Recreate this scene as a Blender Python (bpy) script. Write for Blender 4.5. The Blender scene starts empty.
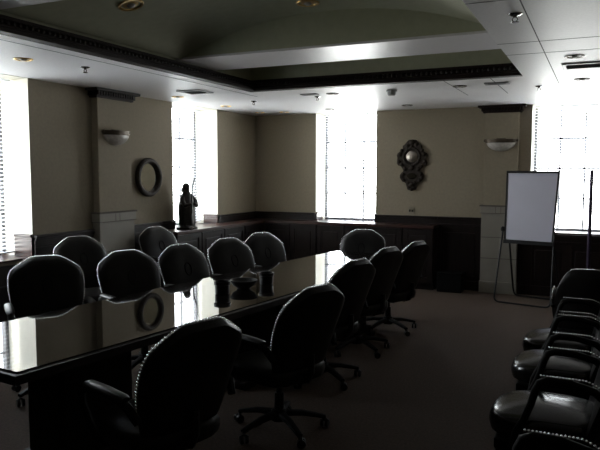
import bpy, bmesh, math, random
from mathutils import Vector, Matrix
random.seed(7)
S = bpy.context.scene
COL = S.collection
PI = math.pi
R = math.radians

# ------------------------------------------------------------------ materials
def mat(name, col, rough=0.5, metal=0.0, noise=None, bump=None, ior=None, spec=None, coat=None, stretch=None):
    m = bpy.data.materials.new(name); m.use_nodes = True
    nt = m.node_tree; b = nt.nodes['Principled BSDF']
    b.inputs['Base Color'].default_value = (*col, 1)
    b.inputs['Roughness'].default_value = rough
    b.inputs['Metallic'].default_value = metal
    if ior: b.inputs['IOR'].default_value = ior
    if spec is not None: b.inputs['Specular IOR Level'].default_value = spec
    if coat: b.inputs['Coat Weight'].default_value = coat; b.inputs['Coat Roughness'].default_value = 0.08
    if noise or bump:
        tc = nt.nodes.new('ShaderNodeTexCoord'); mp = nt.nodes.new('ShaderNodeMapping')
        nt.links.new(tc.outputs['Object'], mp.inputs['Vector'])
        if stretch: mp.inputs['Scale'].default_value = stretch
    if noise:
        sc, amt = noise
        n = nt.nodes.new('ShaderNodeTexNoise'); n.inputs['Scale'].default_value = sc; n.inputs['Detail'].default_value = 5
        nt.links.new(mp.outputs[0], n.inputs['Vector'])
        r = nt.nodes.new('ShaderNodeValToRGB')
        r.color_ramp.elements[0].position = 0.3; r.color_ramp.elements[1].position = 0.7
        r.color_ramp.elements[0].color = (*[c * (1 - amt) for c in col], 1)
        r.color_ramp.elements[1].color = (*[min(1, c * (1 + amt)) for c in col], 1)
        nt.links.new(n.outputs['Fac'], r.inputs['Fac']); nt.links.new(r.outputs['Color'], b.inputs['Base Color'])
    if bump:
        sc, st = bump
        n2 = nt.nodes.new('ShaderNodeTexNoise'); n2.inputs['Scale'].default_value = sc; n2.inputs['Detail'].default_value = 3
        nt.links.new(mp.outputs[0], n2.inputs['Vector'])
        bp = nt.nodes.new('ShaderNodeBump'); bp.inputs['Strength'].default_value = st; bp.inputs['Distance'].default_value = 0.01
        nt.links.new(n2.outputs['Fac'], bp.inputs['Height']); nt.links.new(bp.outputs[0], b.inputs['Normal'])
    return m

M = {}
M['wall'] = mat('beige wall covering', (0.245, 0.207, 0.146), 0.8, noise=(30, 0.06), bump=(220, 0.15))
M['stone'] = mat('pale panelled plinth', (0.24, 0.22, 0.185), 0.6, noise=(6, 0.06))
M['groove'] = mat('dark joint', (0.10, 0.085, 0.07), 0.8)
M['ceil'] = mat('white ceiling tile', (0.80, 0.785, 0.79), 0.5, noise=(60, 0.04), bump=(150, 0.1))
M['grid'] = mat('dark ceiling joint', (0.09, 0.09, 0.09), 0.8)
M['olive'] = mat('olive vault plaster', (0.40, 0.405, 0.29), 0.85, noise=(14, 0.05))
M['beam'] = mat('pale beam plaster', (0.72, 0.70, 0.71), 0.4, noise=(30, 0.03))
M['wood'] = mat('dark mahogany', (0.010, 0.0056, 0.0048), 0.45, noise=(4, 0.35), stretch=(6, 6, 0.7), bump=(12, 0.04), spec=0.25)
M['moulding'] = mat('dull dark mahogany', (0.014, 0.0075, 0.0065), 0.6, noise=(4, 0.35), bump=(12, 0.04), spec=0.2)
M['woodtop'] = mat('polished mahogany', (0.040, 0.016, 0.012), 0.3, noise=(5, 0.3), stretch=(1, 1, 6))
M['carpet'] = mat('brown carpet', (0.060, 0.037, 0.024), 0.95, noise=(55, 0.35), bump=(300, 0.5))
M['leather'] = mat('black leather', (0.011, 0.0098, 0.0092), 0.45, noise=(9, 0.25), bump=(70, 0.12), spec=0.16)
M['leather_seat'] = mat('shiny black leather', (0.008, 0.0075, 0.0075), 0.22, noise=(9, 0.25), bump=(14, 0.08), spec=0.7)
M['emboss'] = mat('embossed leather', (0.003, 0.003, 0.003), 0.6, spec=0.1)
M['frame'] = mat('black lacquered wood', (0.004, 0.0035, 0.0035), 0.55, noise=(8, 0.2), spec=0.1)
M['nail'] = mat('silver nailhead', (0.92, 0.92, 0.94), 0.24, 1.0)
M['plastic'] = mat('black plastic', (0.006, 0.006, 0.0065), 0.4, noise=(20, 0.1), spec=0.3)
M['chrome'] = mat('chrome', (0.35, 0.35, 0.36), 0.25, 1.0, noise=(20, 0.03))
M['table'] = mat('glossy black table veneer', (0.010, 0.008, 0.007), 0.03, ior=2.05, noise=(3, 0.3), stretch=(1, 6, 1))
M['tedge'] = mat('table edge wood', (0.010, 0.006, 0.005), 0.5, noise=(6, 0.2), spec=0.2)
M['winframe'] = mat('backlit dark window frame', (0.11, 0.11, 0.12), 0.4, noise=(15, 0.03))  # backlit shade of frames and bars put into the colour
M['blind'] = mat('white blind slat', (0.80, 0.81, 0.84), 0.45, noise=(10, 0.03))
M['reveal'] = mat('cream window reveal paint', (0.72, 0.69, 0.60), 0.6, noise=(20, 0.03))
def slat_mat():
    m = mat('white translucent slat', (0.85, 0.86, 0.88), 0.4); nt = m.node_tree
    t = nt.nodes.new('ShaderNodeBsdfTranslucent'); t.inputs[0].default_value = (0.85, 0.87, 0.9, 1)
    mx = nt.nodes.new('ShaderNodeMixShader'); mx.inputs[0].default_value = 0.4
    nt.links.new(nt.nodes['Principled BSDF'].outputs[0], mx.inputs[1]); nt.links.new(t.outputs[0], mx.inputs[2])
    nt.links.new(mx.outputs[0], nt.nodes['Material Output'].inputs[0]); return m
M['slat'] = slat_mat()
M['board'] = mat('white pad', (0.60, 0.60, 0.70), 0.4, noise=(3, 0.03))
M['black'] = mat('black metal', (0.006, 0.006, 0.007), 0.45, noise=(20, 0.1), spec=0.3)
M['brass'] = mat('brass', (0.62, 0.42, 0.16), 0.28, 1.0, noise=(25, 0.1))
M['darkbrass'] = mat('dark bronze', (0.06, 0.045, 0.03), 0.45, 0.6, noise=(20, 0.2))
M['opal'] = mat('opal glass', (0.42, 0.40, 0.37), 0.35, noise=(30, 0.2))
M['carved'] = mat('carved dark wood', (0.022, 0.015, 0.010), 0.6, noise=(40, 0.4), bump=(60, 0.4), spec=0.25)
M['mirror'] = mat('mirror glass', (0.75, 0.76, 0.74), 0.02, 1.0, noise=(2, 0.02))
M['convex'] = mat('dimmed convex mirror', (0.40, 0.36, 0.32), 0.4, 1.0, noise=(12, 0.06))  # bulge shaped to catch window light; colour darkened to dim that reflection
M['bin'] = mat('matt black', (0.003, 0.003, 0.003), 0.8, noise=(20, 0.1), spec=0.1)
M['bronze'] = mat('dark bronze statue', (0.022, 0.022, 0.018), 0.4, 0.3, noise=(30, 0.4), bump=(35, 0.5))
M['silver'] = mat('silver plate', (0.8, 0.8, 0.8), 0.25, 1.0, noise=(20, 0.05))
M['beige'] = mat('beige plastic', (0.22, 0.19, 0.135), 0.6, noise=(20, 0.05))
M['pole'] = mat('dark violet grey metal', (0.05, 0.035, 0.07), 0.35, 0.5, noise=(20, 0.1))
M['vent'] = mat('grey vent metal', (0.22, 0.22, 0.23), 0.5, noise=(20, 0.05))
M['det'] = mat('grey detector plastic', (0.25, 0.25, 0.25), 0.5, noise=(20, 0.05))
def glass_mat():
    m = bpy.data.materials.new('window glass'); m.use_nodes = True; nt = m.node_tree
    for n in list(nt.nodes): nt.nodes.remove(n)
    o = nt.nodes.new('ShaderNodeOutputMaterial'); mx = nt.nodes.new('ShaderNodeMixShader')
    t = nt.nodes.new('ShaderNodeBsdfTransparent'); t.inputs[0].default_value = (0.95, 0.97, 0.97, 1)
    g = nt.nodes.new('ShaderNodeBsdfGlossy'); g.inputs['Roughness'].default_value = 0.02
    f = nt.nodes.new('ShaderNodeFresnel'); f.inputs[0].default_value = 1.45
    ge = nt.nodes.new('ShaderNodeNewGeometry'); mr = nt.nodes.new('ShaderNodeMapRange')     # same reflectance from both faces
    mr.inputs['To Min'].default_value = 1.45; mr.inputs['To Max'].default_value = 1/1.45
    nt.links.new(ge.outputs['Backfacing'], mr.inputs['Value']); nt.links.new(mr.outputs[0], f.inputs[0])
    nt.links.new(f.outputs[0], mx.inputs[0]); nt.links.new(t.outputs[0], mx.inputs[1]); nt.links.new(g.outputs[0], mx.inputs[2])
    nt.links.new(mx.outputs[0], o.inputs[0]); return m
M['glass'] = glass_mat()

# ------------------------------------------------------------------ mesh helpers
def NB(): return bmesh.new()
def box(bm, a, b, bev=0.0, seg=2):
    x0, x1 = sorted((a[0], b[0])); y0, y1 = sorted((a[1], b[1])); z0, z1 = sorted((a[2], b[2]))
    vs = [bm.verts.new(p) for p in ((x0,y0,z0),(x1,y0,z0),(x1,y1,z0),(x0,y1,z0),(x0,y0,z1),(x1,y0,z1),(x1,y1,z1),(x0,y1,z1))]
    fs = [bm.faces.new([vs[i] for i in q]) for q in ((3,2,1,0),(4,5,6,7),(0,1,5,4),(1,2,6,5),(2,3,7,6),(3,0,4,7))]
    if bev > 0:
        es = list({e for f in fs for e in f.edges})
        bmesh.ops.bevel(bm, geom=es, offset=bev, segments=seg, affect='EDGES', profile=0.5)
    return vs
def ring_frames(pts, closed=False):
    pts = [Vector(p) for p in pts]; n = len(pts); out = []
    up = None
    for i in range(n):
        if closed: t = pts[(i+1) % n] - pts[i-1]
        else: t = pts[min(i+1, n-1)] - pts[max(i-1, 0)]
        t.normalize()
        if up is None:
            up = Vector((0,0,1)) if abs(t.z) < 0.9 else Vector((0,1,0))
        s = t.cross(up)
        if s.length < 1e-6: s = t.cross(Vector((1,0,0)))
        s.normalize(); u = s.cross(t); u.normalize(); up = u
        out.append((pts[i], s, u))
    return out
def tube(bm, pts, r, seg=10, closed=False, flat=1.0):
    """round tube along pts; r number or list; flat scales the second axis"""
    fr = ring_frames(pts, closed); rings = []
    for i, (p, s, u) in enumerate(fr):
        rr = r[i] if isinstance(r, (list, tuple)) else r
        rings.append([bm.verts.new(p + s*(rr*math.cos(2*PI*k/seg)) + u*(rr*flat*math.sin(2*PI*k/seg))) for k in range(seg)])
    n = len(rings)
    for i in range(n if closed else n-1):
        a, b = rings[i], rings[(i+1) % n]
        for k in range(seg):
            bm.faces.new((a[k], a[(k+1)%seg], b[(k+1)%seg], b[k]))
    if not closed:
        bm.faces.new(rings[0][::-1]); bm.faces.new(rings[-1])
def lathe(bm, prof, c=(0,0,0), seg=24, sx=1.0, sy=1.0, a0=0.0, a1=2*PI, mtx=None):
    full = abs(a1-a0-2*PI) < 1e-6; ns = seg if full else seg+1; rings = []
    for (r, z) in prof:
        ring = []
        for k in range(ns):
            a = a0+(a1-a0)*k/seg
            v = Vector((r*math.cos(a)*sx, r*math.sin(a)*sy, z))
            if mtx: v = mtx @ v
            ring.append(bm.verts.new(v+Vector(c)))
        rings.append(ring)
    for i in range(len(rings)-1):
        for k in range(ns if full else ns-1):
            k2 = (k+1) % ns
            bm.faces.new((rings[i][k], rings[i][k2], rings[i+1][k2], rings[i+1][k]))
    if prof[0][0] > 1e-4: bm.faces.new(rings[0][::-1])
    if prof[-1][0] > 1e-4: bm.faces.new(rings[-1])
def cyl(bm, p, q, r0, r1=None, seg=16):
    r1 = r0 if r1 is None else r1
    tube(bm, [p, q], [r0, r1], seg)
def prism(bm, poly, f, h0, h1, bev=0.0):
    """poly 2d list; f(u,v,h)->3d"""
    a = [bm.verts.new(f(u, v, h0)) for u, v in poly]; b = [bm.verts.new(f(u, v, h1)) for u, v in poly]
    n = len(poly); fs = [bm.faces.new(a[::-1]), bm.faces.new(b)]
    for i in range(n): fs.append(bm.faces.new((a[i], a[(i+1)%n], b[(i+1)%n], b[i])))
    if bev:
        bmesh.ops.bevel(bm, geom=list(fs[1].edges), offset=bev, segments=2, affect='EDGES', profile=0.5)
def ball(bm, c, r, sx=1, sy=1, sz=1, seg=10, rings=6):
    bmesh.ops.create_uvsphere(bm, u_segments=seg, v_segments=rings, radius=r,
        matrix=Matrix.Translation(c) @ Matrix.Diagonal((sx, sy, sz, 1)))
def obj(name, bm, m, parent=None, smooth=False, loc=None):
    bmesh.ops.remove_doubles(bm, verts=bm.verts, dist=1e-5)
    bmesh.ops.recalc_face_normals(bm, faces=bm.faces)
    me = bpy.data.meshes.new(name); bm.to_mesh(me); bm.free()
    me.materials.append(M[m] if isinstance(m, str) else m)
    if smooth:
        me.polygons.foreach_set('use_smooth', [True]*len(me.polygons))
        me.set_sharp_from_angle(angle=R(40))
    o = bpy.data.objects.new(name, me); COL.objects.link(o)
    if parent: o.parent = parent
    if loc: o.location = loc
    return o
def tag(o, label, cat, group=None):
    o['label'] = label; o['category'] = cat
    if group: o['group'] = group
    return o
def thing(name, label, cat, loc=(0,0,0), rz=0, group=None):
    o = bpy.data.objects.new(name, None); o.empty_display_size = 0.1; COL.objects.link(o)
    o.location = loc; o.rotation_euler = (0, 0, rz)
    return tag(o, label, cat, group)
def struct(name, bm, m, parent=None, smooth=False):
    o = obj(name, bm, m, parent, smooth)
    if not parent: o['kind'] = 'structure'
    return o
def sroot(name):
    o = bpy.data.objects.new(name, None); COL.objects.link(o); o['kind'] = 'structure'; return o
def kids(o): return [c for c in bpy.data.objects if c.parent == o]
def dup(root, loc, rz, label, group=None, dz=0.0, still=()):
    def cp(o, par):
        c = o.copy(); COL.objects.link(c)
        if par: c.parent = par
        for k in TREE[o]:
            kk = cp(k, c)
        return c
    TREE = {}
    def walk(o):
        TREE[o] = kids(o)
        for k in TREE[o]: walk(k)
    walk(root)
    r = cp(root, None); r.location = loc; r.rotation_euler = (0, 0, rz); r['label'] = label
    if group: r['group'] = group
    if dz: raise_parts(r, dz, still)
    return r
def raise_parts(r, dz, still):
    for c in kids(r):
        if not c.name.startswith(still): c.location.z += dz

# ------------------------------------------------------------------ room dimensions
XL, YB, XR, YR, H = -5.07, 9.2, 1.75, -4.0, 2.562
TH = 0.45
W1 = (3.55, 4.64); W2 = (6.96, 8.05)          # windows in the left wall (y ranges)
W3 = (-4.01, -3.03); W4 = (-0.86, 0.14)       # windows in the back wall (x ranges)
SILL1, SILL2, SILL3, SILL4 = 0.80, 0.885, 0.885, 0.84

bm = NB(); box(bm, (XL-TH, YR-0.2, -0.1), (XR+0.2, YB+TH, 0)); struct('floor', bm, 'carpet')
# left wall with two window openings
bm = NB()
ya = YR-0.2
for (w, s) in ((W1, SILL1), (W2, SILL2)):
    box(bm, (XL-TH, ya, 0), (XL, w[0], H)); box(bm, (XL-TH, w[0], 0), (XL, w[1], s)); ya = w[1]
box(bm, (XL-TH, ya, 0), (XL, YB+TH, H)); struct('wall_left', bm, 'wall')
bm = NB(); xa = XL
for (w, s) in ((W3, SILL3), (W4, SILL4)):
    box(bm, (xa, YB, 0), (w[0], YB+TH, H)); box(bm, (w[0], YB, 0), (w[1], YB+TH, s)); xa = w[1]
box(bm, (xa, YB, 0), (XR+0.2, YB+TH, H)); struct('wall_back', bm, 'wall')
bm = NB(); box(bm, (XR, YR-0.2, 0), (XR+0.2, YB, H)); struct('wall_right', bm, 'wall')
bm = NB(); box(bm, (XL, YR-0.2, 0), (XR, YR, H)); struct('wall_rear', bm, 'wall')

# ceiling with tray opening, beams, vaults
TX0, TX1, TY0, TY1 = -3.53, -0.70, -1.0, 6.38
ZC = 2.695                                     # level of the beams' undersides
bm = NB()
box(bm, (XL-TH, YR-0.2, H), (TX0-0.10, YB+TH, H+0.12)); box(bm, (TX1, YR-0.2, H), (XR+0.2, YB+TH, H+0.12))
box(bm, (TX0-0.10, YR-0.2, H), (TX1, TY0, H+0.12)); box(bm, (TX0-0.10, TY1+0.10, H), (TX1, YB+TH, H+0.12))
ceil = struct('ceiling', bm, 'ceil')
bm = NB()                                      # roof slab closing the tray
box(bm, (TX0-0.3, TY0-0.3, 3.2), (TX1+0.3, TY1+0.4, 3.3)); struct('roof_slab', bm, 'olive', ceil)
bm = NB()                                      # upright faces of the tray
box(bm, (TX0-0.16, TY0-0.1, H+0.10), (TX0-0.10, TY1+0.16, 3.2)); box(bm, (TX1+0.001, TY0-0.1, H+0.12), (TX1+0.06, TY1+0.16, 3.2))
box(bm, (TX0-0.10, TY1+0.10, H+0.10), (TX1, TY1+0.16, 3.2)); box(bm, (TX0-0.10, TY0-0.06, H+0.12), (TX1, TY0, 3.2))
struct('tray_wall', bm, 'olive', ceil)
beams = [(5.06, 5.74), (2.36, 3.04), (-0.34, 0.34)]
for b0, b1 in beams:                           # flat underside, olive upright faces
    bm = NB(); box(bm, (TX0-0.10, b0, ZC), (TX1, b1, ZC+0.02)); struct('beam_soffit', bm, 'beam', ceil)
    bm = NB(); box(bm, (TX0-0.10, b0+0.001, ZC+0.02), (TX1, b1-0.001, 3.2)); struct('beam', bm, 'olive', ceil)
def vault(y0, y1):
    bm = NB(); n = 28; cx = (TX0-0.05+TX1)/2; hw = (TX1-TX0+0.05)/2; rise = 0.29
    lo = []; hi = []
    for i in range(n+1):
        u = -1+2*i/n; z = ZC+0.005+rise*(1-abs(u)**2.2)
        lo.append([bm.verts.new((cx+u*hw, y, z)) for y in (y0, y1)])
        hi.append([bm.verts.new((cx+u*hw, y, z+0.03)) for y in (y0, y1)])
    for i in range(n):
        bm.faces.new((lo[i][0], lo[i+1][0], lo[i+1][1], lo[i][1])); bm.faces.new((hi[i][0], hi[i][1], hi[i+1][1], hi[i+1][0]))
        bm.faces.new((lo[i][0], hi[i][0], hi[i+1][0], lo[i+1][0])); bm.faces.new((lo[i][1], lo[i+1][1], hi[i+1][1], hi[i][1]))
    for k in (0, n): bm.faces.new((lo[k][0], lo[k][1], hi[k][1], hi[k][0]))
    struct('vault', bm, 'olive', ceil, True)
vault(3.04, 5.06); vault(0.34, 2.36)
# crown moulding round the tray, stepped and with a row of egg-like beads
def crown(p0, p1, inward, name='crown_molding'):
    """runs p0->p1 (xy); inward = unit xy vector into the tray"""
    bm = NB(); p0 = Vector((*p0, 0)); p1 = Vector((*p1, 0)); iv = Vector((*inward, 0))
    prof = [(-0.10, H-0.004), (0.0, H-0.004), (0.0, H+0.022), (-0.018, H+0.03), (-0.018, H+0.045), (-0.05, H+0.06), (-0.062, H+0.085),
            (-0.085, H+0.10), (-0.085, H+0.125), (-0.10, H+0.128)]
    A = [bm.verts.new(p0 + iv*o + Vector((0,0,z))) for o, z in prof]; B = [bm.verts.new(p1 + iv*o + Vector((0,0,z))) for o, z in prof]
    for i in range(len(prof)-1): bm.faces.new((A[i], A[i+1], B[i+1], B[i]))
    bm.faces.new((A[-1], A[0], B[0], B[-1])); bm.faces.new(A); bm.faces.new(B[::-1])
    o = struct(name, bm, 'moulding', ceil)
    bm = NB(); L = (p1-p0).length; n = int(L/0.05); d = (p1-p0)/L
    for i in range(n):
        c = p0 + d*(0.05*(i+0.5)) + iv*(-0.052) + Vector((0,0,H+0.072))
        ball(bm, c, 0.017, 1, 1, 1.2, 6, 4)
    b = obj('bead_row', bm, 'wood', o, True)
crown((TX0, TY0), (TX0, TY1+0.0999), (1, 0)); crown((TX0-0.0999, TY1), (TX1, TY1), (0, -1))
# ceiling joints
bm = NB()
zt = H-0.0015
def joint(a, b, w=0.007):
    if abs(a[0]-b[0]) < 1e-6: box(bm, (a[0]-w/2, a[1], zt), (a[0]+w/2, b[1], H+0.001))
    else: box(bm, (a[0], a[1]-w/2, zt), (b[0], a[1]+w/2, H+0.001))
joint((-0.42, YR), (-0.42, 7.2)); joint((-3.78, YR), (-3.78, 6.9)); joint((-0.70, 4.83), (XR, 4.83)); joint((-0.70, 5.30), (XR, 5.30))
joint((-0.70, 3.62), (XR, 3.62)); joint((-1.45, TY1+0.1), (-1.45, 7.8)); joint((-1.0, TY1+0.1), (-1.0, 7.8))
struct('joint_lines', bm, 'grid', ceil)

# ------------------------------------------------------------------ wainscot, plinths, capitals
tn = [0]
def T():
    tn[0] += 1; return 'trim_%d' % tn[0]
def wains(axis, a, b, top=1.03, cap=True, panels=None):
    """panelled wood against the left wall (axis 'y') or the back wall (axis 'x') from a to b"""
    bm = NB()
    def bx(u0, u1, d0, d1, z0, z1, bev=0.0):
        if axis == 'y': box(bm, (XL+d0, u0, z0), (XL+d1, u1, z1), bev)
        elif axis == 'x': box(bm, (u0, YB-d1, z0), (u1, YB-d0, z1), bev)
        elif axis == 'r': box(bm, (XR-d1, u0, z0), (XR-d0, u1, z1), bev)
        else: box(bm, (u0, YR+d0, z0), (u1, YR+d1, z1), bev)
    bx(a, b, 0, 0.015, 0, top-0.03)
    bx(a, b, 0, 0.035, 0, 0.13, 0.006)
    bx(a, b, 0, 0.03, top-0.16, top-0.03)
    if cap:
        bx(a, b, 0, 0.055, top-0.03, top, 0.008); bx(a, b, 0, 0.042, top-0.055, top-0.03)
        bx(a, b, 0, 0.038, top-0.12, top-0.10, 0.004)
    n = panels or max(1, round((b-a)/0.62)); w = (b-a)/n
    for i in range(n+1):
        c = a+i*w; h = 0.05
        bx(max(a, c-h), min(b, c+h), 0, 0.028, 0.13, top-0.16)
    for i in range(n):
        c0, c1 = a+i*w+0.085, a+(i+1)*w-0.085
        if c1 > c0+0.05: bx(c0, c1, 0.01, 0.026, 0.20, top-0.22, 0.01)
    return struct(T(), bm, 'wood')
wains('y', YR, W1[0]); wains('y', W1[0], W1[1], SILL1, False, 2); wains('y', W1[1], 5.45); wains('y', 6.10, 6.60)
wains('x', -2.09, -1.48); wains('x', -1.0, W4[0]); wains('x', W4[0], W4[1], SILL4, True, 2); wains('x', W4[1], XR)
wains('r', YR, YB-0.06); wains('n', XL+0.06, XR-0.06)
def upstand(axis, a, b, z0=0.915, z1=1.03):
    bm = NB()
    def bx(d0, d1, za, zb, bev=0):
        if axis == 'y': box(bm, (XL+d0, a, za), (XL+d1, b, zb), bev)
        else: box(bm, (a, YB-d1, za), (b, YB-d0, zb), bev)
    bx(0, 0.03, z0, z1-0.025); bx(0, 0.055, z1-0.03, z1, 0.008); bx(0, 0.04, z1-0.05, z1-0.03)
    struct(T(), bm, 'wood')
upstand('y', 6.60, W2[0]); upstand('y', W2[1], YB-0.06); upstand('x', XL, W3[0]); upstand('x', W3[1], -2.09)
# wooden sills and reveal linings
def lining(kind, w, sill, top=1.04):
    bm = NB()
    if kind == 'y':
        box(bm, (XL-TH+0.07, w[0], sill), (XL+0.02, w[1], sill+0.02), 0.004)
        for yy, s in ((w[0], 1), (w[1], -1)):
            box(bm, (XL-0.24, yy, sill+0.02), (XL+0.0, yy+s*0.018, top-0.03)); box(bm, (XL-0.24, yy, top-0.03), (XL+0.0, yy+s*0.03, top), 0.006)
            box(bm, (XL-0.24, yy, top-0.075), (XL+0.0, yy+s*0.025, top-0.06))
    else:
        box(bm, (w[0], YB-0.02, sill), (w[1], YB+TH-0.07, sill+0.02), 0.004)
        if top:
            for xx, s in ((w[0], 1), (w[1], -1)):
                box(bm, (xx, YB, sill+0.02), (xx+s*0.018, YB+0.24, top-0.03)); box(bm, (xx, YB, top-0.03), (xx+s*0.03, YB+0.24, top), 0.006)
    struct(T(), bm, 'woodtop')
lining('y', W1, SILL1, 1.04); lining('y', W2, SILL2, 1.04); lining('x', W3, SILL3, 1.04); lining('x', W4, SILL4, None)

def pilaster(axis, a, b):
    root = sroot(T())
    def mk(name, m, items, smooth=False):
        bm = NB()
        for (u0, u1, d, z0, z1, bev) in items:
            if axis == 'y': box(bm, (XL, u0, z0), (XL+d, u1, z1), bev)
            else: box(bm, (u0, YB-d, z0), (u1, YB, z1), bev)
        obj(name, bm, m, root)
    mk('shaft', 'wall', [(a, b, 0.09, 1.2, H, 0.004)])
    mk('plinth', 'stone', [(a-0.02, b+0.02, 0.105, 0, 1.10, 0.004), (a-0.035, b+0.035, 0.12, 1.10, 1.20, 0.005), (a-0.03, b+0.03, 0.12, 0, 0.16, 0.005)])
    mk('joint_lines', 'groove', [(a-0.022, b+0.022, 0.1065, z-0.004, z+0.004, 0) for z in (0.48, 0.77)] +
        [(a-0.037, b+0.037, 0.1215, z-0.003, z+0.003, 0) for z in (1.102,)] + [(a-0.045, b+0.045, 0.13, 1.195, 1.212, 0)] +
        [((a+b)/2-0.003+k, (a+b)/2+0.003+k, 0.1215, 1.105, 1.19, 0) for k in (-0.05, 0.02)])
    mk('capital', 'moulding', [(a-0.03, b+0.03, 0.115, H-0.10, H-0.08, 0.004), (a-0.045, b+0.045, 0.13, H-0.08, H-0.03, 0.0), (a-0.09, b+0.09, 0.175, H-0.03, H-0.001, 0.006)] +
        [(a-0.045+i*0.04, a-0.045+i*0.04+0.022, 0.155, H-0.075, H-0.03, 0.003) for i in range(int((b-a+0.09)/0.04))])
    return root
pilaster('y', 5.49, 6.03); pilaster('x', -1.455, -1.015)

# ------------------------------------------------------------------ windows and blinds
def window(n, kind, w, sill):
    root = sroot('window_%d' % n)
    z0, z1 = sill+0.02, H
    d0, d1 = TH-0.075, TH-0.02
    def bx(bm, u0, u1, da, db, za, zb):
        if kind == 'y': box(bm, (XL-da, u0, za), (XL-db, u1, zb))
        else: box(bm, (u0, YB+da, za), (u1, YB+db, zb))
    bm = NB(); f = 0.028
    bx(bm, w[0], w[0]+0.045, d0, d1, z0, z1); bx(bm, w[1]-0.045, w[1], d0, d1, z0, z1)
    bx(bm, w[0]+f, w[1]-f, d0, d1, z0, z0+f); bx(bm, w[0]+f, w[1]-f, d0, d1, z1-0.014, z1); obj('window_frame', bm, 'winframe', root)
    rv = NB(); h = 0.004
    bx(rv, w[0], w[0]+h, 0.0005, d0, z0, z1-h); bx(rv, w[1]-h, w[1], 0.0005, d0, z0, z1-h); bx(rv, w[0], w[1], 0.0005, d0, z1-h, z1)
    obj('reveal', rv, 'reveal', root)
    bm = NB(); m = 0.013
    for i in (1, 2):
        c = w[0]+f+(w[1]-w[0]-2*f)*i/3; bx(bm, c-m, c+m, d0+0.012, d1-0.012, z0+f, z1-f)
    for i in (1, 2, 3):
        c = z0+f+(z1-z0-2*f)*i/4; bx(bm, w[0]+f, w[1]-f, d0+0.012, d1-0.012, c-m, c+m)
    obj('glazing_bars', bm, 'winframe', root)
    bm = NB(); bx(bm, w[0]+f, w[1]-f, d0+0.026, d0+0.030, z0+f, z1-f); obj('glass_pane', bm, 'glass', root)
def blind(kind, w, sill, label, depth, tilt=-6):
    c = (w[0]+w[1])/2; g = 0.02
    root = thing('window_blind', label, 'blind', (XL-depth, c, H) if kind == 'y' else (c, YB+depth, H), 0 if kind == 'x' else PI/2, 'white window blinds')
    hw = (w[1]-w[0])/2-g
    # local: x along the window, y through it
    bm = NB(); box(bm, (-hw, -0.022, -0.026), (hw, 0.022, -0.005), 0.003); obj('head_rail', bm, 'slat', root)
    bm = NB(); z = -0.06; zb = sill+0.05-H
    while z > zb+0.03:
        vs = box(bm, (-hw, -0.021, z-0.0008), (hw, 0.021, z+0.0008))
        bmesh.ops.rotate(bm, verts=vs, cent=(0, 0, z), matrix=Matrix.Rotation(R(tilt), 3, 'X'))
        z -= 0.040
    obj('slats', bm, 'slat', root)
    bm = NB(); box(bm, (-hw, -0.021, zb), (hw, 0.021, zb+0.016), 0.004); obj('bottom_rail', bm, 'blind', root)
    bm = NB()
    for k in (-0.62, 0.62):
        for s in (-0.0225, 0.0225): box(bm, (k*hw-0.001, s-0.0007, zb), (k*hw+0.001, s+0.0007, -0.02))
    obj('ladder_cord', bm, 'blind', root)
window(1, 'y', W1, SILL1); window(2, 'y', W2, SILL2); window(3, 'x', W3, SILL3); window(4, 'x', W4, SILL4)
blind('y', W1, SILL1, 'white slatted blind in the window at the left edge of the photo', 0.24, 16)
blind('y', W2, SILL2, 'white slatted blind in the window behind the dark figurine', 0.30, 10)
blind('x', W3, SILL3, 'white slatted blind in the back wall window beside the carved mirror', 0.30)
blind('x', W4, SILL4, 'white slatted blind in the window behind the flip chart easel', 0.24)

# ------------------------------------------------------------------ fitted cabinets in the corner, worktop
CD = 0.30                                        # cabinet depth
def cabinet(axis, a, b, label):
    t = thing('base_cabinet', label, 'cabinet', ((a+b)/2, YB, 0) if axis == 'x' else (XL, (a+b)/2, 0), 0, 'dark panelled cabinets along the walls')
    hw = (b-a)/2
    def bx(bm, u0, u1, da, db, z0, z1, bev=0):
        if axis == 'x': box(bm, (u0, -da, z0), (u1, -db, z1), bev)
        else: box(bm, (da, u0, z0), (db, u1, z1), bev)
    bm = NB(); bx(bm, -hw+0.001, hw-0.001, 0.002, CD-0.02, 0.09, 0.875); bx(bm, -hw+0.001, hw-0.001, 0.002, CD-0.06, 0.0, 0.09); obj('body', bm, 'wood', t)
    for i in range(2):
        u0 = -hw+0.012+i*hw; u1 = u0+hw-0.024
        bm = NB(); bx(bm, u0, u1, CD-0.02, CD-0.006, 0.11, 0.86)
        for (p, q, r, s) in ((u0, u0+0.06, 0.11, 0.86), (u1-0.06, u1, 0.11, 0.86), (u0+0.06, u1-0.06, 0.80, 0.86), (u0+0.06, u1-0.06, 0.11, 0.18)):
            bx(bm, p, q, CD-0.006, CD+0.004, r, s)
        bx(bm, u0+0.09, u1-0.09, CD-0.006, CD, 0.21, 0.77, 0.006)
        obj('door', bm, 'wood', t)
XC0 = XL+CD
xs = [XC0+0.02+i*(-2.09-XC0-0.02)/3 for i in range(4)]
for i, l in enumerate(('dark panelled cabinet along back wall, the one nearest the room corner', 'dark panelled cabinet below the back wall window',
        'dark panelled cabinet along back wall, ending below the carved mirror')):
    cabinet('x', xs[i], xs[i+1], l)
ys = [6.60+i*(YB-CD-0.02-6.60)/2 for i in range(3)]
cabinet('y', ys[0], ys[1], 'dark panelled cabinet below the dark figurine on left wall')
cabinet('y', ys[1], ys[2], 'dark panelled cabinet on left wall next to the room corner')
bm = NB()
pl = [(XL+0.001, 6.59), (XC0+0.03, 6.59), (XC0+0.03, YB-CD-0.03), (-2.08, YB-CD-0.03), (-2.08, YB-0.001), (XL+0.001, YB-0.001)]
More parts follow.
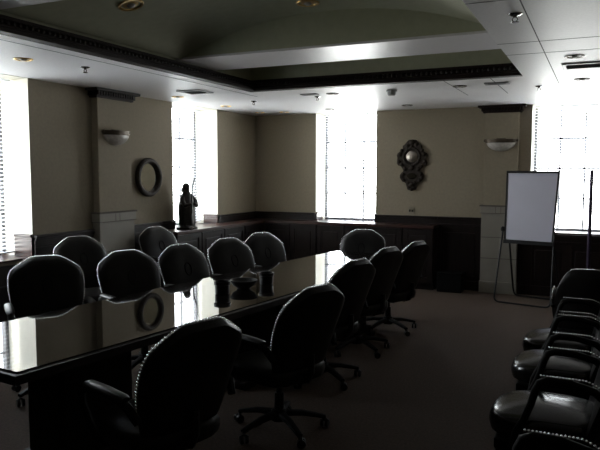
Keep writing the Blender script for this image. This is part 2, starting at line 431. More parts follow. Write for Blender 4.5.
prism(bm, pl, lambda u, v, h: (u, v, h), 0.876, 0.914, 0.006)
tag(obj('worktop', bm, 'woodtop'), 'long reddish dark wood worktop turning the corner below the windows', 'worktop')

# ------------------------------------------------------------------ conference table
TC = thing('conference_table', 'long black glossy conference table down the middle of the room', 'table', (-2.55, 4.47, 0), -R(6.5))
L2, HW = 2.42, 0.495
def outline(ins=0.0, n=16):
    pts = []
    for i in range(n+1):
        v = -1+2*i/n; pts.append((HW-ins+0.03*(1-v*v), v*(L2-ins)))
    for i in range(n+1):
        v = 1-2*i/n; pts.append((-(HW-ins+0.03*(1-v*v)), v*(L2-ins)))
    return pts
bm = NB(); prism(bm, outline(0.03), lambda u, v, h: (u, v, h), 0.742, 0.752, 0.002); obj('table_surface', bm, 'table', TC)
bm = NB(); prism(bm, outline(0.0), lambda u, v, h: (u, v, h), 0.70, 0.7435, 0.004); obj('tabletop_edge', bm, 'tedge', TC)
bm = NB(); prism(bm, outline(0.22), lambda u, v, h: (u, v, h), 0.66, 0.70); obj('apron', bm, 'tedge', TC)
for yy in (-1.65, 0.0, 1.65):
    bm = NB(); box(bm, (-0.16, yy-0.25, 0.06), (0.16, yy+0.25, 0.66), 0.01); box(bm, (-0.20, yy-0.30, 0.0), (0.20, yy+0.30, 0.06), 0.01)
    box(bm, (-0.13, yy-0.27, 0.14), (0.13, yy+0.27, 0.58), 0.01)
    obj('pedestal', bm, 'tedge', TC)

# things on the table
def cup(loc, label):
    t = thing('cup', label, 'cup', loc, 0, 'black cups on the table')
    bm = NB(); lathe(bm, [(0.0, 0.0), (0.050, 0.0), (0.054, 0.008), (0.056, 0.068), (0.062, 0.074), (0.062, 0.094), (0.058, 0.096), (0.051, 0.094), (0.049, 0.02), (0.0, 0.018)], seg=24)
    obj('body', bm, 'plastic', t, True)
    bm = NB(); lathe(bm, [(0.0565, 0.066), (0.0635, 0.070), (0.0635, 0.075), (0.0565, 0.077)], seg=24); obj('rim_band', bm, 'black', t, True)
    return t
cup((-2.525, 4.06, 0.752), 'black cup left of the dark bowl on the table')
cup((-2.43, 4.58, 0.752), 'black cup right of the dark bowl on the table')
bm = NB(); lathe(bm, [(0.0, 0.0), (0.05, 0.0), (0.055, 0.012), (0.085, 0.03), (0.105, 0.062), (0.108, 0.07), (0.102, 0.07), (0.08, 0.04), (0.04, 0.022), (0.0, 0.02)], seg=32)
tag(obj('bowl', bm, 'plastic', None, True, (-2.485, 4.31, 0.752)), 'dark round bowl between the two black cups on the table', 'bowl')

# ------------------------------------------------------------------ conference chair (faces +x)
def back_w(v): return 0.205+0.068*math.sin(min(1, v/0.78)*PI/2)-0.012*max(0, (v-0.78)/0.22)**1.6
ZB0, ZB1 = 0.44, 0.975
def back_pt(u, v, side):
    au = abs(u)
    top = ZB1-0.010*au*au-0.085*max(0, (au-0.36)/0.64)**1.3
    z = ZB0+v*(top-ZB0)
    y = u*back_w(v)*(1-0.05*max(0, v-0.9)/0.1)
    x = -0.205-0.15*v-0.035*math.sin(v*PI)*-1*0.6+0.035*au*au
    ed = (1-au**5)*(1-abs(2*v-1)**9)
    th = 0.009+0.048*math.sqrt(max(0, ed))
    if side > 0: th += 0.008*math.sin(PI*min(1, v*1.1))*(1-au**2)
    return Vector((x+side*th, y, z))
def cushion(bm, cx, cy, z0, z1, hx, hy, p=4.0, puff=0.02, n=24, rings=(0.0, 0.35, 0.7, 0.9, 1.0), front_drop=0.0):
    """rounded seat cushion with a superellipse outline"""
    def rim(k, s):
        a = 2*PI*k/n; c, d = math.cos(a), math.sin(a)
        q = (abs(c)**p+abs(d)**p)**(-1/p)
        return cx+hx*s*q*c, cy+hy*s*q*d
    layers = [(z0, 0.90), (z0+0.01, 0.97), (z0+(z1-z0)*0.35, 1.0), (z0+(z1-z0)*0.7, 0.995), (z1-0.018, 0.965), (z1-0.006, 0.92), (z1, 0.85)]
    layers += [(z1+puff*(1-s*s/0.7225), s) for s in (0.65, 0.4, 0.15)]
    rg = []
    for z, s in layers:
        r = []
        for k in range(n):
            x, y = rim(k, s); fr = max(0, (x-cx)/hx)
            r.append(bm.verts.new((x, y, z-front_drop*fr**3*(1 if z > (z0+z1)/2 else 0))))
        rg.append(r)
    for i in range(len(rg)-1):
        for k in range(n): bm.faces.new((rg[i][k], rg[i][(k+1)%n], rg[i+1][(k+1)%n], rg[i+1][k]))
    bm.faces.new(rg[0][::-1]); bm.faces.new(rg[-1])
def conference_chair():
    t = thing('conference_chair', '', 'chair', group='black leather conference chairs')
    # backrest
    bm = NB(); nu, nv = 16, 18; F = []; B = []
    for j in range(nv+1):
        F.append([bm.verts.new(back_pt(-1+2*i/nu, j/nv, 1)) for i in range(nu+1)])
        B.append([bm.verts.new(back_pt(-1+2*i/nu, j/nv, -1)) for i in range(nu+1)])
    for j in range(nv):
        for i in range(nu):
            bm.faces.new((F[j][i], F[j][i+1], F[j+1][i+1], F[j+1][i])); bm.faces.new((B[j][i], B[j+1][i], B[j+1][i+1], B[j][i+1]))
        for i in (0, nu): bm.faces.new((F[j][i], F[j+1][i], B[j+1][i], B[j][i]))
    for i in range(nu):
        for j in (0, nv): bm.faces.new((F[j][i], F[j][i+1], B[j][i+1], B[j][i]))
    br = obj('backrest', bm, 'leather', t, True)
    # nailheads along the front rim of the back
    path = [back_pt(-1, k/40, 1) for k in range(8, 41)]+[back_pt(-1+2*k/40, 1, 1) for k in range(1, 40)]+[back_pt(1, k/40, 1) for k in range(40, 7, -1)]
    bm = NB(); acc = 0; last = path[0]; mid = Vector((-0.30, 0, 0.72))
    for p in path[1:]:
        seg = (p-last).length; acc += seg
        while acc > 0.0175:
            acc -= 0.0175; q = p+(last-p)*(acc/max(seg, 1e-6)); out = q-mid; out.x = 0; out.normalize()
            ball(bm, q+out*0.002+Vector((-0.004, 0, 0)), 0.0072, 1, 1, 1, 8, 6)
        last = p
    obj('nailhead_trim', bm, 'nail', t, True)['label'] = 'row of silver nailheads'
    # embossed oval ring
    bm = NB(); ring = []
    for k in range(28):
        a = 2*PI*k/28; dy, dz = 0.036*math.cos(a), 0.056*math.sin(a)
        v = 0.60+dz/(ZB1-ZB0); p = back_pt(dy/back_w(0.6), v, 1); ring.append(p+Vector((0.001, 0, 0)))
    tube(bm, ring, 0.0055, 6, True)
    obj('embossed_oval', bm, 'emboss', br, True)
    # seat
    bm = NB(); cushion(bm, 0.02, 0, 0.36, 0.47, 0.265, 0.255, 4, 0.015); obj('seat', bm, 'leather', t, True)
    bm = NB(); box(bm, (-0.15, -0.12, 0.335), (0.15, 0.12, 0.362), 0.008); box(bm, (-0.22, -0.03, 0.345), (-0.12, 0.03, 0.40), 0.006)
    tube(bm, [(-0.19, 0, 0.36), (-0.25, 0, 0.38), (-0.285, 0, 0.44), (-0.285, 0, 0.55)], 0.022, 8)
    tube(bm, [(0.05, -0.11, 0.345), (0.05, -0.22, 0.34)], 0.006, 6); obj('tilt_mechanism', bm, 'plastic', t)
    # arms
    for s in (-1, 1):
        y = s*0.285
        bm = NB(); tube(bm, [(-0.235, y*0.93, 0.55), (-0.20, y, 0.605), (-0.12, y, 0.632), (0.08, y, 0.635), (0.17, y, 0.625), (0.215, y, 0.595), (0.205, y, 0.54), (0.16, y*0.98, 0.47), (0.12, y*0.95, 0.40), (0.10, y*0.80, 0.365)],
            [0.02, 0.022, 0.022, 0.022, 0.022, 0.022, 0.021, 0.02, 0.02, 0.02], 8)
        a = obj('armrest', bm, 'frame', t, True)
        bm = NB(); tube(bm, [(-0.17, y, 0.645), (-0.15, y, 0.648), (0.0, y, 0.652), (0.14, y, 0.65), (0.175, y, 0.64)], [0.022, 0.030, 0.032, 0.030, 0.020], 10, False, 0.55)
        obj('arm_pad', bm, 'leather', a, True)
    # column and five star base
    bm = NB(); cyl(bm, (0, 0, 0.10), (0, 0, 0.25), 0.034, 0.030); cyl(bm, (0, 0, 0.25), (0, 0, 0.45), 0.018); obj('column', bm, 'plastic', t, True)
    bm = NB(); lathe(bm, [(0.0, 0.07), (0.05, 0.07), (0.055, 0.085), (0.052, 0.13), (0.04, 0.145), (0.0, 0.145)], seg=20); base = obj('base', bm, 'frame', t, True)
    for k in range(5):
        a = 2*PI*k/5+0.3; c, s = math.cos(a), math.sin(a)
        bm = NB(); tube(bm, [(0.03*c, 0.03*s, 0.115), (0.15*c, 0.15*s, 0.108), (0.27*c, 0.27*s, 0.082), (0.30*c, 0.30*s, 0.074)], [0.032, 0.028, 0.022, 0.02], 8, False, 0.7)
        obj('leg', bm, 'frame', base, True)
        bm = NB(); cx, cy = 0.295*c, 0.295*s
        cyl(bm, (cx, cy, 0.045), (cx, cy, 0.085), 0.007, None, 8)
        ta = a+1.1; d = Vector((-math.sin(ta), math.cos(ta), 0)); o = Vector((cx+0.012*math.cos(ta), cy+0.012*math.sin(ta), 0.027))
        cyl(bm, o-d*0.024, o-d*0.006, 0.027, None, 14); cyl(bm, o+d*0.006, o+d*0.024, 0.027, None, 14)
        tube(bm, [o-d*0.026+Vector((0, 0, 0.016)), o+Vector((0, 0, 0.031)), o+d*0.026+Vector((0, 0, 0.016))], 0.008, 6)
        obj('caster', bm, 'plastic', base, True)
    return t
STILL = ('base', 'column')
chairs = [   # x, y, facing deg, dz, label
    (-3.66, 3.50, -38, 0.02, 'black leather conference chair at the table, nearest chair on its left side'),
    (-3.40, 4.24, -26, 0.0, 'black leather conference chair on left side of table, second from the near end'),
    (-3.235, 4.88, -16, 0.0, 'black leather conference chair on left side of table, directly left of the figurine chair row middle'),
    (-3.14, 5.53, -22, 0.0, 'black leather conference chair on left side of table, behind the near black cup'),
    (-3.13, 6.22, -24, 0.0, 'black leather conference chair on left side of table, farthest in that row'),
    (-2.57, 7.12, -84, -0.02, 'black leather conference chair facing us at the far end of the table'),
    (-4.44, 4.80, -20, 0.03, 'black leather conference chair standing against the left wall beside the window reveal'),
    (-4.52, 6.20, -14, 0.02, 'black leather conference chair against left wall below the oval mirror'),
    (-1.91, 2.48, 162, 0.02, 'black leather conference chair in the foreground, its back towards us'),
    (-1.82, 3.60, 160, 0.005, 'black leather conference chair on right side of table, second from the foreground'),
    (-1.97, 4.66, 163, 0.02, 'black leather conference chair on right side of table, third from the foreground'),
    (-2.01, 5.58, 164, 0.015, 'black leather conference chair on right side of table, next to the farthest'),
    (-1.98, 6.46, 164, -0.015, 'black leather conference chair on right side of table, farthest in that row'),
]
chairs[2] = (*chairs[2][:4], 'black leather conference chair on left side of table, third from the near end')
proto = conference_chair()
for i, (x, y, a, dz, lab) in enumerate(chairs):
    if i == 0: continue
    dup(proto, (x, y, 0), R(a), lab, None, dz, STILL)
x, y, a, dz, lab = chairs[0]
proto.location = (x, y, 0); proto.rotation_euler = (0, 0, R(a)); proto['label'] = lab; raise_parts(proto, dz, STILL)

# ------------------------------------------------------------------ side armchairs (face +x)
def armchair():
    t = thing('armchair', '', 'armchair', group='black leather armchairs along the right side')
    bm = NB(); cushion(bm, 0.015, 0, 0.36, 0.485, 0.275, 0.238, 3.0, 0.032, 32, front_drop=0.025); obj('seat', bm, 'leather_seat', t, True)
    bm = NB(); box(bm, (-0.24, -0.235, 0.31), (0.24, 0.235, 0.365), 0.01); obj('seat_rail', bm, 'frame', t)
    # rounded back
    bm = NB(); nu, nv = 14, 14; F = []; B = []
    def bp(u, v, s):
        au = abs(u); top = 0.915-0.03*au**2-0.15*max(0, (au-0.42)/0.58)**2.6
        z = 0.42+v*(top-0.42); x = -0.235-0.10*v+0.05*au*au; ed = (1-au**4)*(1-abs(2*v-1)**7)
        return (x+s*(0.018+0.03*math.sqrt(max(0, ed))), u*(0.235+0.02*math.sin(v*PI)), z)
    for j in range(nv+1):
        F.append([bm.verts.new(bp(-1+2*i/nu, j/nv, 1)) for i in range(nu+1)]); B.append([bm.verts.new(bp(-1+2*i/nu, j/nv, -1)) for i in range(nu+1)])
    for j in range(nv):
        for i in range(nu):
            bm.faces.new((F[j][i], F[j][i+1], F[j+1][i+1], F[j+1][i])); bm.faces.new((B[j][i], B[j+1][i], B[j+1][i+1], B[j][i+1]))
        for i in (0, nu): bm.faces.new((F[j][i], F[j+1][i], B[j+1][i], B[j][i]))
    for i in range(nu):
        for j in (0, nv): bm.faces.new((F[j][i], F[j][i+1], B[j][i+1], B[j][i]))
    obj('backrest', bm, 'leather', t, True)
    bm = NB(); pth = [Vector(bp(-0.55+1.1*k/60, 1, 0)) for k in range(61)]
    for k in range(0, 61, 2): ball(bm, pth[k]+Vector((0, 0, 0.002)), 0.006, 1, 1, 1, 6, 4)
    obj('nailhead_trim', bm, 'nail', t, True)['label'] = 'row of silver nailheads'
    for s in (-1, 1):
        y = s*0.268; k = s*0.256
        P = [(-0.27, k, 0.60), (-0.20, y, 0.665), (-0.10, y, 0.688), (0.0, y, 0.690), (0.035, y, 0.675), (0.052, y, 0.64), (0.07, y, 0.57), (0.10, y, 0.49), (0.135, k, 0.42), (0.15, k, 0.34)]
        bm = NB(); tube(bm, P, [0.018, 0.019, 0.020, 0.020, 0.020, 0.019, 0.018, 0.018, 0.018, 0.018], 10); a = obj('armrest', bm, 'frame', t, True)
        bm = NB()
        for q in range(22):
            f = q/21; xx = -0.26+0.29*f; zz = 0.711-0.05*max(0, (-0.16-xx)/0.10)**1.3
            ball(bm, (xx, y, zz), 0.0058, 1, 1, 1, 8, 6)
        obj('arm_nailheads', bm, 'nail', a, True)
    for sx, sy in ((0.21, 0.21), (0.21, -0.21), (-0.22, 0.21), (-0.22, -0.21)):
        bm = NB(); tube(bm, [(sx, sy, 0.31), (sx*1.02, sy, 0.15), (sx*1.1, sy, 0.0)], [0.026, 0.02, 0.015], 8); obj('leg', bm, 'frame', t, True)
    return t
ac = armchair()
AX = -0.19
spots = [(AX, 3.40, 180, 'black leather armchair with the creased shiny seat, fully in view at right'),
         (AX, 4.30, 180, 'black leather armchair just behind the creased seated one at the right'),
         (AX, 4.95, 180, 'black leather armchair in the right row, farthest of those facing the table'),
         (AX, 2.16, 180, 'black leather armchair cut off by the bottom right corner of the photo'),
         (-0.05, 5.68, 90, 'black leather armchair with its rounded back towards us, farthest at right')]
for i, (x, y, a, lab) in enumerate(spots):
    if i == 0: continue
    dup(ac, (x, y, 0), R(a), lab)
ac.location = (spots[0][0], spots[0][1], 0); ac.rotation_euler = (0, 0, R(180)); ac['label'] = spots[0][3]

# ------------------------------------------------------------------ flip chart easel
ea = thing('flip_chart_easel', 'white flip chart board on a black tubular easel before the right window', 'easel', (-0.80, 8.55, 0), -R(12))
lean = R(7)
def ep(u, w, d=0.0):          # u across, w up the board from its foot, d in front of it
    return Vector((u, -d*math.cos(lean)+w*math.sin(lean), 0.78+w*math.cos(lean)-d*math.sin(lean)*-1*0))
def ebox(bm, u0, u1, w0, w1, d0, d1, taper=0.0):
    P = []
    for w in (w0, w1):
        for d in (d0, d1):
            for u in (u0, u1): P.append(bm.verts.new(ep(u*(1+taper*w/0.9), w, d)))
    for q in ((0,1,3,2),(4,6,7,5),(0,4,5,1),(2,3,7,6),(0,2,6,4),(1,5,7,3)): bm.faces.new([P[i] for i in q])
TP = 0.085
bm = NB(); ebox(bm, -0.285, 0.285, 0.02, 0.885, 0.006, 0.016, TP); obj('writing_board', bm, 'board', ea)
bm = NB(); ebox(bm, -0.30, 0.30, 0.0, 0.90, -0.010, 0.006, TP)
ebox(bm, -0.305, -0.285, 0.0, 0.90, -0.006, 0.022, TP); ebox(bm, 0.285, 0.305, 0.0, 0.90, -0.006, 0.022, TP); obj('board_frame', bm, 'black', ea)
bm = NB(); ebox(bm, -0.325, 0.325, 0.875, 0.905, -0.01, 0.032); obj('clamp_bar', bm, 'black', ea)
bm = NB(); ebox(bm, -0.305, 0.305, -0.025, 0.022, -0.008, 0.045); obj('pen_tray', bm, 'black', ea)
bm = NB(); ebox(bm, 0.10, 0.29, 0.892, 0.900, 0.032, 0.034); obj('maker_strip', bm, 'silver', ea)
for s in (-1,):
    bm = NB(); ball(bm, (s*0.335, 0.015, 0.93), 0.03, 0.9, 1, 1.2); obj('knob', bm, 'plastic', ea, True)
def ubend(x0, x1, ytop, ybot, ztop, r=0.06):
    pts = [(x0, ytop, ztop), (x0-0.03, ybot+(ytop-ybot)*0.1, 0.12)]
    pts += [(x0-0.03+r*(1-math.cos(a)), ybot, 0.012+r*(1-math.sin(a))) for a in (0.3, 0.8, 1.2, PI/2)]
    pts += [(x1+0.03-r*(1-math.cos(a)), ybot, 0.012+r*(1-math.sin(a))) for a in (PI/2, 1.2, 0.8, 0.3)]
    pts += [(x1+0.03, ybot+(ytop-ybot)*0.1, 0.12), (x1, ytop, ztop)]
    return pts
bm = NB(); tube(bm, ubend(-0.33, 0.31, 0.01, -0.17, 0.93), 0.012, 8); obj('front_leg', bm, 'black', ea, True)
bm = NB(); tube(bm, ubend(-0.27, 0.27, 0.04, 0.40, 0.95), 0.012, 8); obj('rear_leg', bm, 'black', ea, True)

# slim pole stand
po = thing('pole_stand', 'slim dark pole stand with small cross pegs before the right window', 'stand', (-0.10, 8.50, 0))
bm = NB(); cyl(bm, (0, 0, 0.02), (0, 0, 1.69), 0.024, 0.021, 10); obj('pole', bm, 'pole', po, True)
bm = NB(); lathe(bm, [(0, 0), (0.15, 0), (0.15, 0.012), (0.04, 0.03), (0.025, 0.06), (0, 0.06)], seg=24); obj('base', bm, 'pole', po, True)
for a in (0, PI/2):
    d = Vector((math.cos(a), math.sin(a), 0)); bm = NB(); o = Vector((0, 0, 1.56))
    tube(bm, [o-d*0.07+Vector((0,0,0.015)), o-d*0.05, o, o+d*0.05, o+d*0.07+Vector((0,0,0.015))], 0.007, 6); obj('peg', bm, 'pole', po, True)

# small dark box on the floor
wb = thing('waste_bin', 'small black box on the carpet against the dark wainscot right of chairs', 'bin', (-1.855, 8.98, 0))
bm = NB(); vs = box(bm, (-0.17, -0.11, 0), (0.17, 0.11, 0.27), 0.012)
obj('body', bm, 'bin', wb)
bm = NB(); box(bm, (-0.178, -0.118, 0.255), (0.178, 0.118, 0.275), 0.006); obj('rim', bm, 'bin', wb)

# ------------------------------------------------------------------ wall pieces
def sconce(loc, rz, label):
    """half bowl, local +y is out of the wall"""
    t = thing('wall_sconce', label, 'wall lamp', loc, rz, 'half bowl wall lamps')
    bm = NB(); box(bm, (-0.06, 0, -0.10), (0.06, 0.012, 0.02), 0.004); obj('back_plate', bm, 'darkbrass', t)
    bm = NB(); pr = [(0.02, -0.155)]+[(0.195*math.sin(a), -0.02-0.135*math.cos(a)) for a in [PI/2*k/9 for k in range(1, 10)]]+[(0.188, -0.02)]
    lathe(bm, pr, (0, 0.003, 0), 24, 1, 0.62, 0, PI); bmesh.ops.holes_fill(bm, edges=bm.edges); obj('glass_bowl', bm, 'opal', t, True)
    bm = NB(); lathe(bm, [(0.19, -0.045), (0.204, -0.043), (0.210, -0.01), (0.212, 0.004), (0.188, 0.006), (0.186, -0.045)], (0, 0.003, 0), 24, 1, 0.62, 0, PI)
    obj('rim', bm, 'darkbrass', t, True)
    for s in (-1, 1):
        bm = NB(); ball(bm, (s*0.205, 0.02, -0.012), 0.022); obj('end_cap', bm, 'darkbrass', t, True)
sconce((XL+0.09, 5.76, 2.11), -PI/2, 'half bowl opal wall lamp on the left wall pilaster')
sconce((-1.24, YB-0.09, 2.10), PI, 'half bowl opal wall lamp on the pilaster above the easel')

om = thing('oval_mirror', 'oval mirror in a dark beaded frame on the left wall', 'mirror', (XL, 6.43, 1.59))
def ell(ry, rz, n, x=0.0): return [Vector((x, ry*math.cos(2*PI*k/n), rz*math.sin(2*PI*k/n))) for k in range(n)]
bm = NB(); tube(bm, ell(0.21, 0.205, 48, 0.028), 0.034, 10, True); fr_ = obj('frame', bm, 'carved', om, True)
bm = NB()
for p in ell(0.22, 0.217, 44, 0.045): ball(bm, p, 0.016, 1, 1, 1, 6, 4)
obj('bead_border', bm, 'carved', fr_, True)
bm = NB(); prism(bm, [(p.y, p.z) for p in ell(0.18, 0.19, 48)], lambda u, v, h: (h, u, v), 0.006, 0.018); obj('mirror_glass', bm, 'mirror', om)

cm = thing('carved_mirror', 'ornate dark carved frame with round mirror on the back wall', 'mirror', (-2.485, YB, 1.73))
half = [(0.0, 0.40), (0.05, 0.395), (0.085, 0.36), (0.10, 0.325), (0.135, 0.315), (0.14, 0.285), (0.125, 0.265), (0.16, 0.24), (0.185, 0.215), (0.215, 0.205), (0.225, 0.17), (0.205, 0.14),
        (0.21, 0.10), (0.225, 0.06), (0.20, 0.025), (0.165, 0.03), (0.15, 0.0), (0.12, -0.03), (0.11, -0.055), (0.15, -0.075), (0.175, -0.11), (0.175, -0.15), (0.15, -0.19),
        (0.115, -0.21), (0.075, -0.225), (0.07, -0.28), (0.06, -0.32), (0.0, -0.34)]
poly = half+[(-u, v) for u, v in half[-2:0:-1]]
bm = NB(); prism(bm, poly, lambda u, v, h: (u, -h, v), 0.001, 0.035, 0.008); frm = obj('frame', bm, 'carved', cm)
bm = NB()
for k in range(26):
    a = 2*PI*k/26; ball(bm, (0.118*math.cos(a), -0.04, 0.155+0.118*math.sin(a)), 0.02, 1, 0.9, 1, 6, 4)
for u, v, r in ((0.0, 0.355, 0.045), (0.06, 0.33, 0.03), (0.175, 0.19, 0.032), (0.19, 0.085, 0.03), (0.15, 0.245, 0.026), (0.145, 0.035, 0.026), (0.10, -0.02, 0.03), (0.13, -0.10, 0.028), (0.15, -0.14, 0.024),
                (0.12, -0.185, 0.026), (0.0, -0.25, 0.04), (0.035, -0.29, 0.025), (0.0, 0.30, 0.03), (0.0, -0.005, 0.04), (0.05, -0.225, 0.026), (0.0, -0.32, 0.022)):
    for s in ((1, -1) if u else (1,)): ball(bm, (s*u, -0.038, v), r, 1, 0.7, 1, 8, 5)
obj('carving', bm, 'carved', frm, True)
bm = NB(); lathe(bm, [(0.0, 0.0), (0.084, 0.0), (0.07, 0.010), (0.05, 0.019), (0.025, 0.025), (0.0, 0.027)], (0, -0.034, 0.155), 28, mtx=Matrix.Rotation(PI/2, 3, 'X')); obj('round_mirror', bm, 'convex', cm, True)
bm = NB(); lathe(bm, [(0.0, 0.0), (0.06, 0.0), (0.058, 0.006), (0.0, 0.008)], (0.005, -0.034, -0.125), 28, 1.25, 0.8, mtx=Matrix.Rotation(PI/2, 3, 'X')); obj('oval_mirror', bm, 'mirror', cm, True)

ou = thing('wall_switch', 'small beige switch plate just above the wainscot under carved mirror', 'switch', (-2.49, YB, 1.10))
bm = NB(); box(bm, (-0.045, -0.008, -0.055), (0.045, 0, 0.055), 0.003); obj('plate', bm, 'beige', ou)
for u in (-0.02, 0.02):
    bm = NB(); box(bm, (u-0.007, -0.016, -0.016), (u+0.007, -0.006, 0.016), 0.002); obj('toggle', bm, 'black', ou)

# ------------------------------------------------------------------ figurine on the worktop
fg = thing('figurine', 'dark standing robed figurine with a raised stick on the worktop', 'figurine', (-4.90, 7.02, 0.914), R(-20))
bm = NB(); lathe(bm, [(0, 0), (0.14, 0), (0.14, 0.025), (0.12, 0.035), (0.11, 0.05), (0, 0.05)], seg=24); obj('base', bm, 'bronze', fg, True)
bm = NB(); n = 28
prof = [(0.05, 0.104), (0.10, 0.112), (0.16, 0.108), (0.22, 0.113), (0.28, 0.112), (0.33, 0.106), (0.37, 0.100), (0.41, 0.086), (0.45, 0.070), (0.475, 0.056), (0.49, 0.046), (0.505, 0.040)]
rg = []
for z, r in prof:
    fold = 0.012*max(0, 1-z/0.45)
    rg.append([bm.verts.new(((r+fold*math.sin(7*a+z*9))*math.cos(a)*0.85, (r+fold*math.sin(7*a+z*9))*math.sin(a), z)) for a in [2*PI*k/n for k in range(n)]])
for i in range(len(rg)-1):
    for k in range(n): bm.faces.new((rg[i][k], rg[i][(k+1)%n], rg[i+1][(k+1)%n], rg[i+1][k]))
bm.faces.new(rg[0][::-1]); bm.faces.new(rg[-1])
obj('robe', bm, 'bronze', fg, True)
bm = NB(); ball(bm, (0.008, 0, 0.535), 0.042, 0.92, 0.86, 1.12, 16, 12); ball(bm, (0.045, 0, 0.53), 0.009, 1, 0.8, 1.3, 8, 6)
for s in (-1, 1): ball(bm, (0.038, s*0.014, 0.544), 0.006, 1, 1, 0.7, 6, 4); ball(bm, (0.0, s*0.036, 0.535), 0.010, 0.7, 0.5, 1.2, 6, 4)
ball(bm, (0.040, 0, 0.512), 0.010, 0.6, 1.2, 0.4, 6, 4); hd = obj('head', bm, 'bronze', fg, True)
bm = NB(); ball(bm, (-0.010, 0, 0.556), 0.052, 1, 1.0, 0.95, 12, 8); ball(bm, (-0.022, 0, 0.51), 0.056, 0.9, 1.05, 1.2, 12, 8); obj('hood', bm, 'bronze', hd, True)
for s, P in ((1, [(0.0, 0.06, 0.43), (0.05, 0.095, 0.36), (0.09, 0.085, 0.31), (0.125, 0.04, 0.33)]), (-1, [(0.0, -0.06, 0.43), (0.04, -0.09, 0.36), (0.085, -0.08, 0.31), (0.125, -0.03, 0.33)])):
    bm = NB(); tube(bm, P, [0.036, 0.036, 0.03, 0.018], 10); ball(bm, P[-1], 0.02); obj('arm', bm, 'bronze', fg, True)
bm = NB(); tube(bm, [(0.14, -0.02, 0.20), (0.13, -0.01, 0.36), (0.105, 0.015, 0.50), (0.085, 0.045, 0.60), (0.08, 0.075, 0.67)], 0.010, 8); obj('staff', bm, 'bronze', fg, True)
bm = NB(); box(bm, (0.095, -0.06, 0.012), (0.143, 0.0, 0.042), 0.003); o = obj('plaque', bm, 'silver', fg); o['label'] = 'small bright plate on the base'

# ------------------------------------------------------------------ ceiling fittings
def downlight(x, y, label, z=H, m='brass', r=0.075, tilt=0.0):
    t = thing('ceiling_downlight', label, 'ceiling light', (x, y, z), 0, 'recessed ceiling lights'); t.rotation_euler = (0, tilt, 0)
    bm = NB(); lathe(bm, [(r*0.72, 0.004), (r*0.76, -0.006), (r*0.95, -0.008), (r, -0.002), (r, 0.004)], seg=24); obj('trim_ring', bm, m, t, True)
    bm = NB(); lathe(bm, [(0.0, -0.002), (r*0.3, -0.003), (r*0.72, 0.003), (r*0.72, 0.006), (0, 0.006)], seg=24); obj('reflector', bm, m, t, True)
    bm = NB(); ball(bm, (0, 0, -0.004), r*0.34, 1, 1, 0.5); obj('bulb', bm, 'opal', t, True)
DL = [(-4.26, 3.86, 'recessed ceiling light nearest the left window'), (-4.66, 6.52, 'recessed ceiling light above the figurine window'),
      (-4.70, 7.69, 'recessed ceiling light between the round vent and the corner'), (-4.72, 8.70, 'recessed ceiling light closest to the room corner'),
      (-4.36, 8.80, 'recessed ceiling light near corner, close along the back wall'), (-3.55, 8.66, 'recessed ceiling light just before the back wall window'),
      (-2.40, 8.58, 'recessed ceiling light above the carved mirror'), (-2.84, 6.99, 'recessed ceiling light behind the tray, left of detector'),
      (-1.38, 6.95, 'recessed ceiling light behind the tray, right of detector'), (-0.22, 5.56, 'recessed ceiling light before the right ceiling vent'),
      (-0.20, 6.92, 'recessed ceiling light beyond the right ceiling vent')]
for x, y, l in DL: downlight(x, y, l, H, 'darkbrass' if x > -4 else 'brass')
def vz(x):
    cx = (TX0-0.05+TX1)/2; hw = (TX1-TX0+0.05)/2; u = (x-cx)/hw
    return ZC+0.005+0.29*(1-abs(u)**2.2), 0.29*2.2*abs(u)**1.2*(1 if u > 0 else -1)/hw
for x, y, l in ((-3.13, 3.82, 'large brass recessed light in the vault, left one'), (-2.15, 4.76, 'large brass recessed light in the vault beside the beam')):
    z, sl = vz(x); downlight(x, y, l, z-0.002, 'brass', 0.095, math.atan(sl))
def vent(x, y, w, d, label, rz=0):
    t = thing('ceiling_vent', label, 'vent', (x, y, H), rz, 'ceiling air vents')
    bm = NB(); b = 0.03
    for a in ((-w, -d, w, -d+b), (-w, d-b, w, d), (-w, -d+b, -w+b, d-b), (w-b, -d+b, w, d-b)): box(bm, (a[0], a[1], -0.012), (a[2], a[3], 0.0), 0.002)
    obj('frame', bm, 'vent', t)
    bm = NB(); k = -d+b+0.02
    while k < d-b:
        vs = box(bm, (-w+b, k-0.012, -0.008), (w-b, k+0.012, -0.006)); bmesh.ops.rotate(bm, verts=vs, cent=(0, k, -0.006), matrix=Matrix.Rotation(R(30), 3, 'X')); k += 0.035
    obj('louvres', bm, 'vent', t)
    bm = NB(); box(bm, (-w+b, -d+b, -0.002), (w-b, d-b, 0.0)); obj('backing', bm, 'grid', t)
vent(-4.18, 6.18, 0.15, 0.15, 'square dark ceiling vent between tray and left wall'); vent(-0.16, 6.03, 0.17, 0.14, 'louvred ceiling vent at right, above the easel window')
vent(-3.10, 6.93, 0.10, 0.05, 'narrow grey ceiling vent behind the tray')
vent(-0.99, 6.87, 0.12, 0.06, 'narrow grey ceiling vent above the back wall pilaster')
def sprinkler(x, y, label):
    t = thing('ceiling_sprinkler', label, 'sprinkler', (x, y, H), 0, 'ceiling sprinkler heads')
    bm = NB(); lathe(bm, [(0, -0.012), (0.02, -0.012), (0.04, -0.003), (0.042, 0.002), (0, 0.002)], seg=18); obj('escutcheon', bm, 'chrome', t, True)
    bm = NB(); cyl(bm, (0, 0, -0.022), (0, 0, -0.008), 0.011); 
    for s in (-1, 1): tube(bm, [(s*0.009, 0, -0.020), (s*0.015, 0, -0.032), (s*0.006, 0, -0.046)], 0.0035, 6)
    obj('body', bm, 'darkbrass', t, True)
    bm = NB(); lathe(bm, [(0, -0.050), (0.022, -0.049), (0.023, -0.046), (0, -0.045)], seg=14); obj('deflector', bm, 'chrome', t, True)
